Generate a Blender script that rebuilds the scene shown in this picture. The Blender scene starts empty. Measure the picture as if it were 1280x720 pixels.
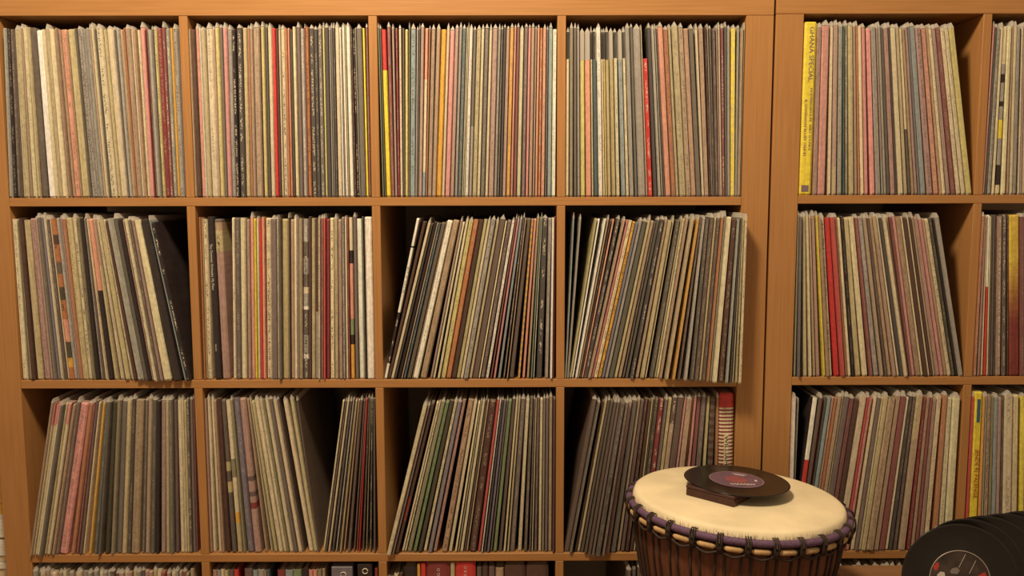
import bpy, math, random, re
from mathutils import Vector, Matrix
sc = bpy.context.scene
C = sc.collection
rnd = random.Random(7)

# ---------------------------------------------------------------- camera, world, lights, exposure
F = 1050.0
Z0 = 1.4395                                   # underside of the top boards
CAM = Vector((0.94493, -1.60191, Z0 - 0.34116))
PT, YW, RL = 0.103866, 0.0042184, -0.0018906
fw = Vector((math.sin(YW)*math.cos(PT), math.cos(YW)*math.cos(PT), -math.sin(PT)))
rt0 = Vector((math.cos(YW), -math.sin(YW), 0)); up0 = rt0.cross(fw)
rt = math.cos(RL)*rt0 + math.sin(RL)*up0
up = -math.sin(RL)*rt0 + math.cos(RL)*up0
cd = bpy.data.cameras.new('camera'); co = bpy.data.objects.new('camera', cd); C.objects.link(co)
cd.sensor_width = 36; cd.lens = 36*F/1280; cd.clip_start = .02
M = Matrix((rt, up, -fw)).transposed().to_4x4(); M.translation = CAM
co.matrix_world = M; sc.camera = co
def ray(u, v):
    return fw + rt*((u-640)/F) + up*((360-v)/F)
def at_y(u, v, y):                            # pixel -> point on the upright plane at depth y
    d = ray(u, v); return CAM + d*((y-CAM.y)/d.y)
def at_z(u, v, z):
    d = ray(u, v); return CAM + d*((z-CAM.z)/d.z)

w = bpy.data.worlds.new('World'); sc.world = w; w.use_nodes = True
bg = w.node_tree.nodes['Background']; bg.inputs[0].default_value = (1, .72, .46, 1); bg.inputs[1].default_value = .24
def lamp(name, loc, power, col, rad):
    l = bpy.data.lights.new(name, 'POINT'); l.energy = power; l.color = col; l.shadow_soft_size = rad
    o = bpy.data.objects.new(name, l); C.objects.link(o); o.location = loc; return o
lamp('ceiling_lamp_light', (.66, -.90, 2.27), 78, (1, .765, .50), .14)
sc.view_settings.view_transform = 'Standard'; sc.view_settings.look = 'None'
sc.view_settings.exposure = .68; sc.view_settings.gamma = 1; sc.view_settings.use_curve_mapping = False

# ---------------------------------------------------------------- helpers
def lin(c): c /= 255; return c/12.92 if c <= .04045 else ((c+.055)/1.055)**2.4
def alb(r, g, b): return tuple(min(.86, max(.008, lin(x)*k)) for x, k in zip((r, g, b), (1.16, 1.44, 1.95)))
def mat(name):
    m = bpy.data.materials.new(name); m.use_nodes = True
    return m, m.node_tree.nodes, m.node_tree.links, m.node_tree.nodes['Principled BSDF']
def plain(name, col, rough=.5, spec=.4, var=.15, scale=40, metal=0, bump=0):
    m, n, l, p = mat(name)
    tc = n.new('ShaderNodeTexCoord'); no = n.new('ShaderNodeTexNoise'); no.inputs['Scale'].default_value = scale; no.inputs['Detail'].default_value = 4
    l.new(tc.outputs['Object'], no.inputs['Vector'])
    mr = n.new('ShaderNodeMapRange'); mr.inputs[1].default_value = .3; mr.inputs[2].default_value = .7; mr.inputs[3].default_value = 1-var; mr.inputs[4].default_value = 1+var
    l.new(no.outputs[0], mr.inputs[0])
    mx = n.new('ShaderNodeVectorMath'); mx.operation = 'SCALE'; mx.inputs[0].default_value = col[:3]
    l.new(mr.outputs[0], mx.inputs['Scale']); l.new(mx.outputs[0], p.inputs['Base Color'])
    p.inputs['Roughness'].default_value = rough; p.inputs['Specular IOR Level'].default_value = spec; p.inputs['Metallic'].default_value = metal
    if bump:
        b = n.new('ShaderNodeBump'); b.inputs['Strength'].default_value = bump; b.inputs['Distance'].default_value = .002
        l.new(no.outputs[0], b.inputs['Height']); l.new(b.outputs[0], p.inputs['Normal'])
    return m
def wood(name, axis, c0, c1):
    m, n, l, p = mat(name)
    tc = n.new('ShaderNodeTexCoord'); mp = n.new('ShaderNodeMapping')
    s = [260, 260, 260]; s[axis] = 7; mp.inputs['Scale'].default_value = s
    no = n.new('ShaderNodeTexNoise'); no.inputs['Scale'].default_value = 1; no.inputs['Detail'].default_value = 5
    l.new(tc.outputs['Object'], mp.inputs[0]); l.new(mp.outputs[0], no.inputs['Vector'])
    n2 = n.new('ShaderNodeTexNoise'); n2.inputs['Scale'].default_value = 5; l.new(tc.outputs['Object'], n2.inputs['Vector'])
    ad = n.new('ShaderNodeMath'); ad.operation = 'MULTIPLY_ADD'; ad.inputs[1].default_value = .35; l.new(n2.outputs[0], ad.inputs[0]); l.new(no.outputs[0], ad.inputs[2])
    cr = n.new('ShaderNodeValToRGB'); cr.color_ramp.elements[0].position = .45; cr.color_ramp.elements[1].position = .9
    cr.color_ramp.elements[0].color = (*c0, 1); cr.color_ramp.elements[1].color = (*c1, 1)
    l.new(ad.outputs[0], cr.inputs[0]); l.new(cr.outputs[0], p.inputs['Base Color'])
    p.inputs['Roughness'].default_value = .42; p.inputs['Specular IOR Level'].default_value = .35
    return m
WA, WB = (.37, .182, .061), (.46, .236, .088)
wood_x = wood('wood_lengthwise', 0, WA, WB); wood_z = wood('wood_upright', 2, WA, WB)

def sleeve_material():
    m, n, l, p = mat('printed_sleeve')
    def att(nm):
        a = n.new('ShaderNodeAttribute'); a.attribute_name = nm; return a
    col, ink, suv = att('Col'), att('Ink'), att('suv')
    def noise(sx, sy, detail, w_=1):
        vm = n.new('ShaderNodeVectorMath'); vm.operation = 'MULTIPLY'; vm.inputs[1].default_value = (sx, sy, w_)
        l.new(suv.outputs['Vector'], vm.inputs[0])
        no = n.new('ShaderNodeTexNoise'); no.inputs['Scale'].default_value = 1; no.inputs['Detail'].default_value = detail
        l.new(vm.outputs[0], no.inputs['Vector']); return no.outputs[0]
    def rng(src, a, b, c, d):
        r = n.new('ShaderNodeMapRange'); r.inputs[1].default_value = a; r.inputs[2].default_value = b; r.inputs[3].default_value = c; r.inputs[4].default_value = d
        l.new(src, r.inputs[0]); return r.outputs[0]
    def mul(a, b):
        x = n.new('ShaderNodeMath'); x.operation = 'MULTIPLY'; l.new(a, x.inputs[0]); l.new(b, x.inputs[1]); return x.outputs[0]
    wear = rng(noise(2.5, 22, 4), .3, .7, .86, 1.12)
    streak = rng(noise(5, 3, 3), .3, .7, .88, 1.1)
    fine = rng(noise(2.2, 130, 3), .3, .7, .84, 1.12)
    sc_ = n.new('ShaderNodeVectorMath'); sc_.operation = 'SCALE'; l.new(col.outputs['Color'], sc_.inputs[0]); l.new(mul(mul(wear, fine), streak), sc_.inputs['Scale'])
    # small lettering down the middle of the spine
    sx = n.new('ShaderNodeSeparateXYZ'); l.new(suv.outputs['Vector'], sx.inputs[0])
    ab = n.new('ShaderNodeMath'); ab.operation = 'ABSOLUTE'; l.new(sx.outputs[0], ab.inputs[0])
    band = rng(ab.outputs[0], .2, .3, 1, 0)
    letters = rng(noise(3.2, 430, 1), .5, .56, 0, 1)
    words = rng(noise(0, 38, 0), .42, .47, 0, 1)
    k = mul(mul(band, letters), mul(words, ink.outputs['Alpha']))
    mx = n.new('ShaderNodeMix'); mx.data_type = 'RGBA'
    l.new(k, mx.inputs[0]); l.new(sc_.outputs[0], mx.inputs[6]); l.new(ink.outputs['Color'], mx.inputs[7])
    l.new(mx.outputs[2], p.inputs['Base Color'])
    p.inputs['Roughness'].default_value = .46; p.inputs['Specular IOR Level'].default_value = .35
    return m
m_sleeve = sleeve_material()
m_plastic, _n, _l, _p = mat('clear_plastic')
_p.inputs['Base Color'].default_value = (.62, .60, .56, 1); _p.inputs['Roughness'].default_value = .28; _p.inputs['Alpha'].default_value = .10
m_tip, _n, _l, _p = mat('clear_plastic_edge')
_p.inputs['Base Color'].default_value = (.74, .71, .64, 1); _p.inputs['Roughness'].default_value = .28; _p.inputs['Alpha'].default_value = .58

def link(name, me, parent=None, mats=()):
    o = bpy.data.objects.new(name, me); C.objects.link(o)
    for m in mats: me.materials.append(m)
    if parent: o.parent = parent
    return o
def mesh(name, v, f, smooth=False):
    me = bpy.data.meshes.new(name); me.from_pydata(v, [], f)
    if smooth: me.polygons.foreach_set('use_smooth', [True]*len(f))
    me.update(); return me
def tag(o, label, cat, group=None):
    o['label'] = label; o['category'] = cat
    if group: o['group'] = group
    return o
def empty(name, loc=(0, 0, 0)):
    o = bpy.data.objects.new(name, None); C.objects.link(o); o.location = loc; o.empty_display_size = .05; return o
def box_me(name, x0, x1, y0, y1, z0, z1, b=.0012):
    # box with bevelled edges
    import bmesh
    bm = bmesh.new(); bmesh.ops.create_cube(bm, size=1)
    for q in bm.verts:
        q.co = Vector((x0 if q.co.x < 0 else x1, y0 if q.co.y < 0 else y1, z0 if q.co.z < 0 else z1))
    if b: bmesh.ops.bevel(bm, geom=list(bm.edges), offset=b, segments=1, affect='EDGES', profile=.5)
    me = bpy.data.meshes.new(name); bm.to_mesh(me); bm.free(); return me
def lathe(prof, n=64, close=True):
    v, f = [], []
    for r, z in prof:
        for i in range(n):
            a = 2*math.pi*i/n; v.append((r*math.cos(a), r*math.sin(a), z))
    for k in range(len(prof)-1):
        for i in range(n):
            j = (i+1) % n; f.append((k*n+i, k*n+j, (k+1)*n+j, (k+1)*n+i))
    if close:
        f.append(tuple(range(n-1, -1, -1))); f.append(tuple((len(prof)-1)*n+i for i in range(n)))
    return v, f
def tube(pts, r, n=7, closed=False):
    v, f = [], []; N = len(pts)
    rr = r if isinstance(r, (list, tuple)) else [r]*N
    for i, p in enumerate(pts):
        p = Vector(p); a = Vector(pts[(i-1) % N] if closed or i else pts[0]); b = Vector(pts[(i+1) % N] if closed or i < N-1 else pts[-1])
        t = (b-a).normalized(); s = t.cross(Vector((0, 0, 1)))
        if s.length < 1e-3: s = t.cross(Vector((1, 0, 0)))
        s.normalize(); u = t.cross(s)
        for k in range(n):
            an = 2*math.pi*k/n; v.append(tuple(p + s*(rr[i]*math.cos(an)) + u*(rr[i]*math.sin(an))))
    for i in range(N if closed else N-1):
        j = (i+1) % N
        for k in range(n):
            q = (k+1) % n; f.append((i*n+k, j*n+k, j*n+q, i*n+q))
    if not closed: f.append(tuple(range(n))); f.append(tuple((N-1)*n+k for k in range(n-1, -1, -1)))
    return v, f
def text_mesh(s, size, width=None):
    cu = bpy.data.curves.new('t', 'FONT'); cu.body = s; cu.size = size; cu.align_x = 'LEFT'; cu.align_y = 'CENTER'; cu.resolution_u = 2; cu.extrude = .00012
    o = bpy.data.objects.new('t', cu); C.objects.link(o); bpy.context.view_layer.update()
    me = bpy.data.meshes.new_from_object(o.evaluated_get(bpy.context.evaluated_depsgraph_get()))
    bpy.data.objects.remove(o); bpy.data.curves.remove(cu)
    if width:
        xs = [q.co.x for q in me.vertices]; k = width/max(1e-6, max(xs))
        for q in me.vertices: q.co.x *= k
    return me
def spine_text(parent, s, size, x, z, length, m, upward=False, y=-.0004, name='spine_lettering'):
    me = text_mesh(s, size, length)
    for q in me.vertices:
        tx, ty, tz = q.co
        q.co = (x-ty, y-tz, z+tx) if upward else (x+ty, y-tz, z-tx)
    me.materials.clear(); return link(name, me, parent, [m])

# ---------------------------------------------------------------- setting
T_, O_, W_, DEP = .016, .335, .0515, .39
P_ = O_ + T_
m_wall = plain('painted_wall', (.55, .48, .38), .8, .2, .05, 8)
m_floor = wood('floor_wood', 0, (.20, .10, .045), (.30, .16, .07))
o = link('floor', mesh('floor', [(-2.5, -3.2, 0), (4.5, -3.2, 0), (4.5, .42, 0), (-2.5, .42, 0)], [(0, 1, 2, 3)]), None, [m_floor]); o['kind'] = 'structure'; o['label'] = 'brown wooden floor'
o = link('wall_back', box_me('wall_back', -2.5, 4.5, .42, .5, 0, 2.6, 0), None, [m_wall]); o['kind'] = 'structure'; o['label'] = 'plain beige wall behind the bookcases'

# ---------------------------------------------------------------- bookcases
def bookcase(name, x0, cols, dz, label):
    r = empty(name, (x0-W_, 0, 0)); tag(r, label, 'bookcase', 'record bookcases'); X = lambda x: x-(x0-W_)
    x1 = x0 + cols*P_ - T_
    z0 = Z0 + dz
    def part(nm, a, b, c, d, m):
        link(nm, box_me(nm, X(a), X(b), 0, DEP, c, d, .0008), r, [m])
    part('top_board', x0-W_, x1+W_, z0, z0+W_, wood_x)
    part('side_panel', x0-W_, x0, 0, z0-.0004, wood_z); part('side_panel', x1, x1+W_, 0, z0-.0004, wood_z)
    part('bottom_board', x0, x1, 0, z0-4*P_+T_, wood_x)
    for i in (1, 2, 3): part('shelf_board', x0+.0004, x1-.0004, z0-i*P_, z0-i*P_+T_, wood_x)
    for i in range(4):
        for k in range(1, cols):
            part('divider', x0+k*P_-T_, x0+k*P_, z0-(i+1)*P_+T_+.0003, z0-i*P_-.0003, wood_z)
    return r
XR0 = 4*P_ - T_ + W_ + .0043 + W_; DZR = .0025
bookcase('bookcase', 0, 4, 0, 'wide light-brown wooden cube bookcase with four columns full of records')
bookcase('bookcase', XR0, 2, DZR, 'narrower light-brown wooden cube bookcase standing beside the wide one')

# ---------------------------------------------------------------- records
PAL = dict(W=(222, 202, 168), C=(203, 176, 130), K=(176, 150, 102), T=(163, 128, 94), G=(150, 134, 112), g=(98, 82, 66), B=(52, 40, 34), b=(84, 58, 44),
           P=(199, 128, 109), p=(160, 121, 99), m=(104, 80, 68), R=(188, 58, 48), r=(126, 56, 48), O=(205, 145, 58), o=(168, 102, 60), Y=(218, 184, 56),
           y=(195, 170, 98), V=(132, 116, 82), v=(78, 68, 50), E=(120, 124, 82), U=(136, 136, 122), u=(78, 86, 78), L=(112, 98, 95), S=(201, 134, 101))
COLN = dict(W='white', C='cream', K='khaki', T='tan', G='grey', g='dark grey', B='black', b='dark brown', P='pink', p='dusty pink', m='mauve', R='red', r='maroon', O='orange',
            o='rust-brown', Y='yellow', y='pale yellow', V='olive', v='dark olive', E='green', U='blue-grey', u='dark teal', L='lavender-grey', S='salmon')
# special spines: list of (fraction of the height from the top where it starts, code)
SEG = dict(redtop=[(0, 'P'), (.14, 'C')], yelred=[(0, 'R'), (.24, 'Y')], wred=[(0, 'W'), (.40, 'R')], wred2=[(0, 'W'), (.44, 'R')], sblk=[(0, 'S'), (.44, 'B')],
           multi=[(0, 'o'), (.1, 'b'), (.16, 'o', 'd'), (.27, 'g'), (.34, 'o', 'd'), (.42, 'v'), (.5, 'o', 'd'), (.62, 'S'), (.7, 'S', 'd'), (.76, 'v'), (.86, 'O', 'd'), (.92, 'o')],
           photo=[(0, 'g'), (.02, 'T'), (.07, 'K', 'd'), (.2, 'p')], fade=[(i/24, tuple(a+(b-a)*min(1, max(0, (i/24-.25)/.4)) for a, b in zip((200, 160, 60), (120, 52, 40)))) for i in range(24)], black=[(0, 'B')], ghana=[(0, 'Y')], jende=[(0, 'Y')],
           bw=[(0, 'G', 'l'), (.14, 'g', 'l'), (.24, 'G', 'd'), (.34, 'g', 'l'), (.42, 'C', 'd'), (.46, 'G', 'l'), (.54, 'W', 'd'), (.56, 'g', 'l'), (.72, 'G', 'd'), (.84, 'W', 'd'), (.87, 'g', 'l')],
           redlow=[(0, 'b'), (.62, 'r'), (.78, 'b')], bred=[(0, 'C'), (.5, 'R'), (.53, 'T')], spots=[(0, 'C'), (.22, 'G'), (.28, 'B'), (.33, 'G'), (.44, 'B'), (.47, 'G'), (.55, 'Y'), (.66, 'G'), (.82, 'B'), (.94, 'C')],
           whtblk=[(0, 'W'), (.17, 'B'), (.18, 'W'), (.30, 'W', 'd'), (.58, 'B', 'l'), (.9, 'W')],
           dred=[(0, 'C'), (.35, 'C'), (.62, 'g')], cyl=[(0, 'C'), (.6, 'g')], pinkred=[(0, 'P'), (.25, 'S'), (.5, 'R')], salt=[(0, 'S'), (.3, 'C'), (.85, 'U')],
           vpatch=[(0, 'g'), (.4, 'K'), (.46, 'g'), (.53, 'K'), (.6, 'g')], lcream=[(0, 'C'), (.38, 'V'), (.5, 'C'), (.73, 'O'), (.8, 'K')],
           brpatch=[(0, 'p'), (.5, 'm'), (.53, 'p'), (.60, 'm'), (.63, 'p'), (.67, 'r'), (.71, 'p')], orseg=[(0, 'C'), (.2, 'B'), (.28, 'S'), (.62, 'E'), (.72, 'B'), (.78, 'O')],
           stripe=[(0, 'R'), (.088, 'C')] + [(.088+.0112+.0224*i+(.0112 if k else 0), 'C' if k else 'r') for i in range(36) for k in (0, 1)],
           ostripe=[(.02*i, 'O' if i % 2 else 'T') for i in range(50)], dots=[(.025*i, 'b' if i % 2 else 'g') for i in range(40)], topred=[(0, 'S'), (.03, 'R'), (.14, 'p')])
# bay: (row, column, x-range keys, list of strips (x of strip, y of strip, zoom, spec), lean lines (x top,y top,x bottom,y bottom), forward profile, plastic share)
BAYS = {}
def bay(key, row, x0, strips, lean, fwd=None, plastic=.5): BAYS[key] = (row, x0, strips, lean, fwd or [(0, 0), (1400, 0)], plastic)
Zm = 10.667
bay('A1', 0, 0, [(0, 130, Zm, '80G 118B 180g 228m 245K 330T 365C 415K 465g 550W 640C 680K 735C 790. 805T 830. 850T 885S 965T 985K 1085g 1110G# 1160G# 1200G#'),
    (115, 130, Zm, '0G 40T 75C 110g 140C# 225T 245K 275C 370g 400G 440T 490o 510T 580C 610T 640. 655C 690P 760r 775g 800G 850g 870y# 910r 985r* 1025G* 1080O 1120G# 1185L 1200.')],
    [(7, 35, 15, 245), (45.5, 36, 62, 246), (74, 36, 93, 246), (133.5, 33, 153, 246), (177, 33, 190, 246), (222, 33, 232, 246)], None, .5)
bay('A2', 0, P_, [(235, 130, Zm, '22T 55b 130S 190W 205K 265C 355T 390y 445g 485P 545G 605B* 660G 670B* 745K 805o 840T 885T 975b 990y 1040v 1060g 1080C 1140R 1190b 1225C'),
    (350, 130, Zm, '25C# 85o 120S 145v 185C 230m 285G* 340r 355o# 400B* 470B 520g* 580y 610B 665G 690g 720B 750C 810W 835p 850W 885C 900W 960b 990B* 1020G 1040g 1125Y 1165r 1205.')],
    [(245, 30, 254.5, 245), (304, 30, 309, 245), (342, 30, 347, 245), (420.6, 30, 425, 245), (454, 30, 461, 245)], None, .55)
bay('A3', 0, 2*P_, [(470, 130, Zm, '40E 65v 95Y@yelred 165r 225p 265r 305C 350m 385y 430V 450U# 530G 560g 580p 635C@salt 685o 710T 775T 840O 910C 955P 1025p 1080G 1125u 1180C 1210G'),
    (580, 130, Zm, '15C 40W 95g 140K 205C 250g 310C 355p 430G 470v 500B 540p 590O 645S 680r 725C 785m 840P 880T 930T 960S 1000o* 1040S 1090g 1120U 1180W 1235.')],
    [(478.8, 38, 486, 247), (509, 30, 509, 247), (554.6, 38, 547.7, 247), (579, 30, 572.6, 247), (637, 30, 631.5, 247), (694, 30, 691.8, 247)], None, .9)
bay('A4', 0, 3*P_, [(700, 130, Zm, '75Ct 120V 180g 225G 265yt 335St 415Ct 440ut 495W 560Ct 585yt 615Kt 665Kt 725Ct 780. 790Ut 850Ct 895G 960g 1000G 1110C 1128Rx* 1200B 1255G'),
    (812, 130, Zm, '105G* 130b 150S 230o# 290K 330. 340K 435T# 500T 570g 630. 645C* 690T 760b 790G* 810b 850g 900p 925C 955r* 1000g 1030G 1075Y* 1150G 1190T 1235C 1255.')],
    [(709.4, 30, 709, 247), (749, 30, 752, 247), (806, 30, 814, 246), (826.8, 35, 837.6, 246), (864, 35, 874, 246), (914.5, 25, 914, 245), (929, 30, 924, 245)], None, .85)
bay('A5', 0, XR0, [(1000, 130, Zm, '20Y@ghana 205p 265P 370. 395C 440p 500G 575u 595V* 650K 715T 755o 790C 830P 890. 910P 970G 1050p 1080G 1120g 1160p 1225b 1250T'),
    (1110, 130, Zm, '50b 80C 150K 195C@cyl 250T 275p 330L 350U 430p# 510S 600T 620C 670p 720r 800C 860C 920y 990.')],
    [(1006.6, 25, 998, 242), (1032, 25, 1026.5, 242), (1079, 28, 1084, 242), (1140, 28, 1154.6, 242), (1190.8, 28, 1215.3, 242)], None, .8)
bay('A6', 0, XR0+P_, [(1220, 130, 18, '285P 325B 370G# 465C 535G@spots 650C 755T 825C 885G 955. 1000C 1030T 1080C 1150G 1240b 1300K 1390T 1470C 1560p 1650K 1750.')],
    [(1247, 30, 1233, 240), (1270, 30, 1264, 240), (1320, 30, 1318, 240)], None, .5)
bay('B1', 1, 0, [(10, 370, Zm, '105C 185V 205C 235b 285K 370p 450T 490g 535L 575C 610b 660C 690o@multi 750G* 800p 830o 880K 950C# 1010V# 1050B 1110G# 1140b'),
    (120, 370, Zm, '0C 20S@sblk 100T 135. 145C 200K 265C# 290b 335G 415v 480B 530p 575C# 605b 650p 680C 800B 925U 948B* 1000.')],
    [(14.5, 270, 29, 472), (64, 270, 88.5, 472), (100, 270, 120, 472), (137, 272, 177, 475), (172.5, 272, 209, 476), (189.5, 270, 236.5, 476)], [(0, -.003), (130, 0), (160, .012), (300, .014)], .4)
bay('B2', 1, P_, [(245, 370, Zm, '80o 100K 120C# 180. 195B@black 290p@photo 390. 480C 520g 590C 660. 685p 725S 775Y 800. 810C 845R 885S 920. 935C# 1005m 1085C# 1110g 1150K'),
    (355, 370, Zm, '65b 85T 135C 180G 200T 250G@bw 325b 365K 420b 460C# 490r 530R 560r 610C# 670K 725p 780G# 815C 850r 875O@orseg 930m 980W 1055v 1080B 1110W 1215.')],
    [(252.4, 265, 259, 472), (259.5, 265, 270, 472), (267.5, 265, 279, 472), (289.6, 265, 292, 472), (330, 265, 332.5, 472), (403, 265, 403, 472), (459, 265, 464, 472)], [(0, -.004), (255, 0), (1400, 0)], .3)
bay('B3', 1, 2*P_, [(480, 370, Zm, '200W@whtblk 270b 345C 395v 430B 480T 505u 545g 610T 625W 700. 710T 795. 820p 860C 890. 905C 950y@ 1020o 1090b#'),
    (580, 370, Zm, '90K 140C 185G# 250K 300b 380C 405m 465W# 520r 550P 595U 650b* 690T 720g 790. 800O@ostripe 850S 900T 945E 975W 995B* 1095G 1155W 1195r 1215.')],
    [(519, 264, 480, 460), (536.5, 278, 489.6, 470), (560, 277, 517, 472), (588, 275, 553, 472), (641, 275, 607, 472), (649.5, 275, 620, 472), (666, 272, 649.5, 472), (692, 270, 690, 472)], None, .4)
bay('B4', 1, 3*P_, [(705, 370, Zm, '50U 80. 115G 160. 200P 235K 280W 310. 350W 380T 415b 440S* 480B* 550T 600P 640C# 690O# 740L 780G 830v 900K 950T 1000g 1030v 1080B* 1140T'),
    (815, 370, Zm, '30K 90C 120. 150g 210K 240C# 280T 330. 365K 410. 445O 495m 540G* 620g 670b 740K 770b 830o 870V 905C 970b 1065G 1105B 1135C 1165K# 1210C# 1255.')],
    [(720, 267, 707.5, 465), (728, 267, 709.5, 465), (742, 277, 711, 468), (767, 275, 729, 468), (783.5, 275, 740, 468), (814, 275, 772.6, 468), (837.6, 275, 803, 470), (871, 272, 839.4, 472), (879, 272, 859, 477), (911.6, 266, 893.6, 478), (931.5, 272, 926, 478)],
    [(0, 0), (838, 0), (850, .02), (890, .03), (910, .043), (940, .05)], .45)
bay('B5', 1, XR0, [(990, 370, Zm, '25V 65L 95g 130K 200C 245T 290p 345. 370Y 400T 430C# 490. 505R 575R 635o 680C 715B 760K 850C 935r 985G 1060T 1110b 1145T'),
    (1100, 370, Zm, '30K 80C 120B 170C 215T 260r 285P 345T 410C 440b# 490C 520b 560T 600p 660P 710T 750C# 800v 850B 890G 945.')],
    [(995, 265, 994, 470), (1021, 265, 1031, 470), (1033.7, 272, 1046, 470), (1053.6, 272, 1068, 470), (1100.5, 268, 1129, 470), (1115, 270, 1140, 470), (1172, 268, 1203.4, 470)], None, .4)
bay('B6', 1, XR0+P_, [(1210, 370, 18, '185o* 260p 335C 400W@wred2 470C 505g 540m 605v 650p* 770g* 890b 940Y@fade 1180r 1260G 1330K 1420b 1500C 1600r 1690K 1800.')],
    [(1226.5, 268, 1217.5, 470), (1237, 268, 1232, 470), (1262, 268, 1262, 470), (1320, 268, 1320, 470)], None, .3)
bay('C1', 2, 0, [(40, 600, Zm, '112T 145C@redtop 165. 180C@redtop 210C@redtop 250g 295K 330C@redtop 380b 400T 440m 490P 600. 620o 690r 730m 780C 805. 845O 890u 960g 1010v'),
    (140, 600, Zm, '30V 85g 165K 230B 285T 390. 410g 455T 520v 590B 640p 715K 770g 830m 880. 885C 950C 985K 1020g* 1060m 1100r# 1120.')],
    [(66.8, 497, 38.5, 692), (103, 500, 76, 692), (130, 500, 112, 688), (148, 500, 140, 690), (188, 498, 184, 692), (204, 497, 204, 692), (224, 500, 229, 690), (241, 500, 245.5, 690)], [(0, .004), (60, .006), (160, -.002), (205, -.002), (260, -.012)], .6)
bay('C2', 2, P_, [(255, 600, Zm, '45p 75C 120. 145C 190T 225b 300V@vpatch 370C@lcream 440V 480L 580p@brpatch 670. 700T 730. 750C 780K 840C 900C 950V 980C 1040m 1095C 1150b 1175.'),
    (360, 600, Zm, '105C 170K 260b 285. 545g 580C 620b 650C 690B 735G* 770b 790K 820T 860b 925m 965o 985R 1015B 1060K 1090B* 1150g 1190.')],
    [(256, 495, 264, 690), (284, 495, 300, 690), (304, 497, 325.7, 690), (315, 497, 345.5, 690), (358, 497, 392, 690), (362, 497, 396, 690), (429, 497, 402, 690), (446.6, 497, 426.7, 690), (458, 497, 448, 690), (468, 497, 466, 690)], [(0, -.006), (1400, -.006)], .5)
bay('C3', 2, 2*P_, [(480, 600, Zm, '272C 340m 380b@redlow 430. 455C 490C# 520V 590E 650v 715C# 770L 840p 890. 930T# 1020C 1070. 1090C 1125K'),
    (580, 600, Zm, '60K 85C 135b 160T 190b 300R 345W# 370B 410L 450m 480E 540b 600C 640K 680g 750. 760C 830g 890b 925C 945b 1000C 1045V 1080m 1125T 1180b 1215.')],
    [(531.5, 505, 484.5, 695), (554.6, 497, 512, 685), (575.5, 497, 537.6, 687), (602.6, 497, 573.7, 688), (624, 497, 600, 688), (637, 497, 617, 688), (658.5, 497, 647.7, 688), (676, 497, 673.7, 688), (691, 497, 690, 688)], [(0, .018), (508, .014), (520, -.004), (1400, -.006)], .45)
bay('C4', 2, 3*P_, [(700, 550, Zm, '330b 400g 440. 470b 500K 540b 590g 640b 680m 720g 790m 830p 880g 960T 1010m 1060b 1110b 1160K 1185b'),  # codes darkened for this dim bay: shade put into the spine colours
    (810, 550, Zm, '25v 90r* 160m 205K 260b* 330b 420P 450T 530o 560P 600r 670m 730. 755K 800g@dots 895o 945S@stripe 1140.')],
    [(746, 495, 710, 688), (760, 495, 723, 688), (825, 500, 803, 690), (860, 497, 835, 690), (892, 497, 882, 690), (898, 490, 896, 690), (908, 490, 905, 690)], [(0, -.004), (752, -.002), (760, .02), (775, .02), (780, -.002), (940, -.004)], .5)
bay('C5', 2, XR0, [(985, 560, Zm, '28W 65G 158C 172B 232W@wred 310b 350r 385g 430U 490p 525o 570T 620K 650m 730r# 790b 850C 950R 985P 1030. 1055C 1100m 1140C 1180K 1240T'),  # black sleeve before the white-red one is added to darken a shaded gap
    (1090, 610, 6.737, '90T 135r 185C 215B 245b 285K 350r 385T 410r 440p 480C 525. 545o 590C 640C 705.')],
    [(991, 488, 988, 690), (1008, 490, 995, 690), (1017.5, 497, 990, 690), (1077, 497, 1046, 690), (1133, 497, 1106, 690), (1172.7, 497, 1156, 690), (1198, 497, 1188, 690)], [(0, .004), (1400, .002)], .55)
bay('C6', 2, XR0+P_, [(1090, 610, 6.737, '803R 822Y@jende 903O 925G 950T# 990V 1012U 1045p 1070g 1100C 1180C 1235. 1255Y 1290K 1330b 1370T 1420C 1470p 1520.')],
    [(1216, 495, 1206, 690), (1250, 495, 1246, 690), (1330, 495, 1330, 690)], None, .5)

def interp(tab, x):
    if x <= tab[0][0]: return tab[0][1]
    for (a, b), (c, d) in zip(tab, tab[1:]):
        if x <= c: return b+(d-b)*(x-a)/(c-a) if c > a else d
    return tab[-1][1]
recs = []          # all spines
for key, (row, bx, strips, lean, fwd, plast) in BAYS.items():
    right = bx >= XR0-1e-6; z0 = Z0+(DZR if right else 0)
    zb = z0-(row+1)*P_+T_
    ents = []
    for x0, yy, zm, spec in strips:
        for tok in spec.split():
            q = re.match(r'(\d+)([A-Za-z.])([*#tx]*)(?:@(\w*))?$', tok); ents.append((x0+float(q[1])/zm, yy, q[2], q[3] or '', q[4] or ''))
    tab = []
    for a, b, c, d in lean:
        p, q = at_y(a, b, 0), at_y(c, d, 0); s = (p.x-q.x)/(p.z-q.z)
        tab.append((p.x+s*(zb+.157-p.z), s))
    tab.sort()
    L = []
    for e in ents:
        f = interp(fwd, e[0])
        p = at_y(e[0], e[1], -f)
        s = interp(tab, p.x)
        L.append((p.x+s*(zb+.157-p.z), s, f, e))       # x at mid height
    idx = 0
    for a, b in zip(L, L[1:]):
        if a[3][2] == '.': continue
        wd = b[0]-a[0]
        if b[3][2] == '.': b = (b[0], a[1])+b[2:]
        s = (a[1]+b[1])/2
        t = wd*math.cos(math.atan(s))-abs(b[1]-a[1])*.16
        if t < .0014: continue
        idx += 1
        recs.append(dict(key=key, row=row, bx=bx, zb=zb, xm=(a[0]+b[0])/2, s=s, t=t, f=a[2], code=a[3][2], fl=a[3][3], sp=a[3][4], px=b[3][0]-a[3][0], u=a[3][0], pl=plast, i=idx))

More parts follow.
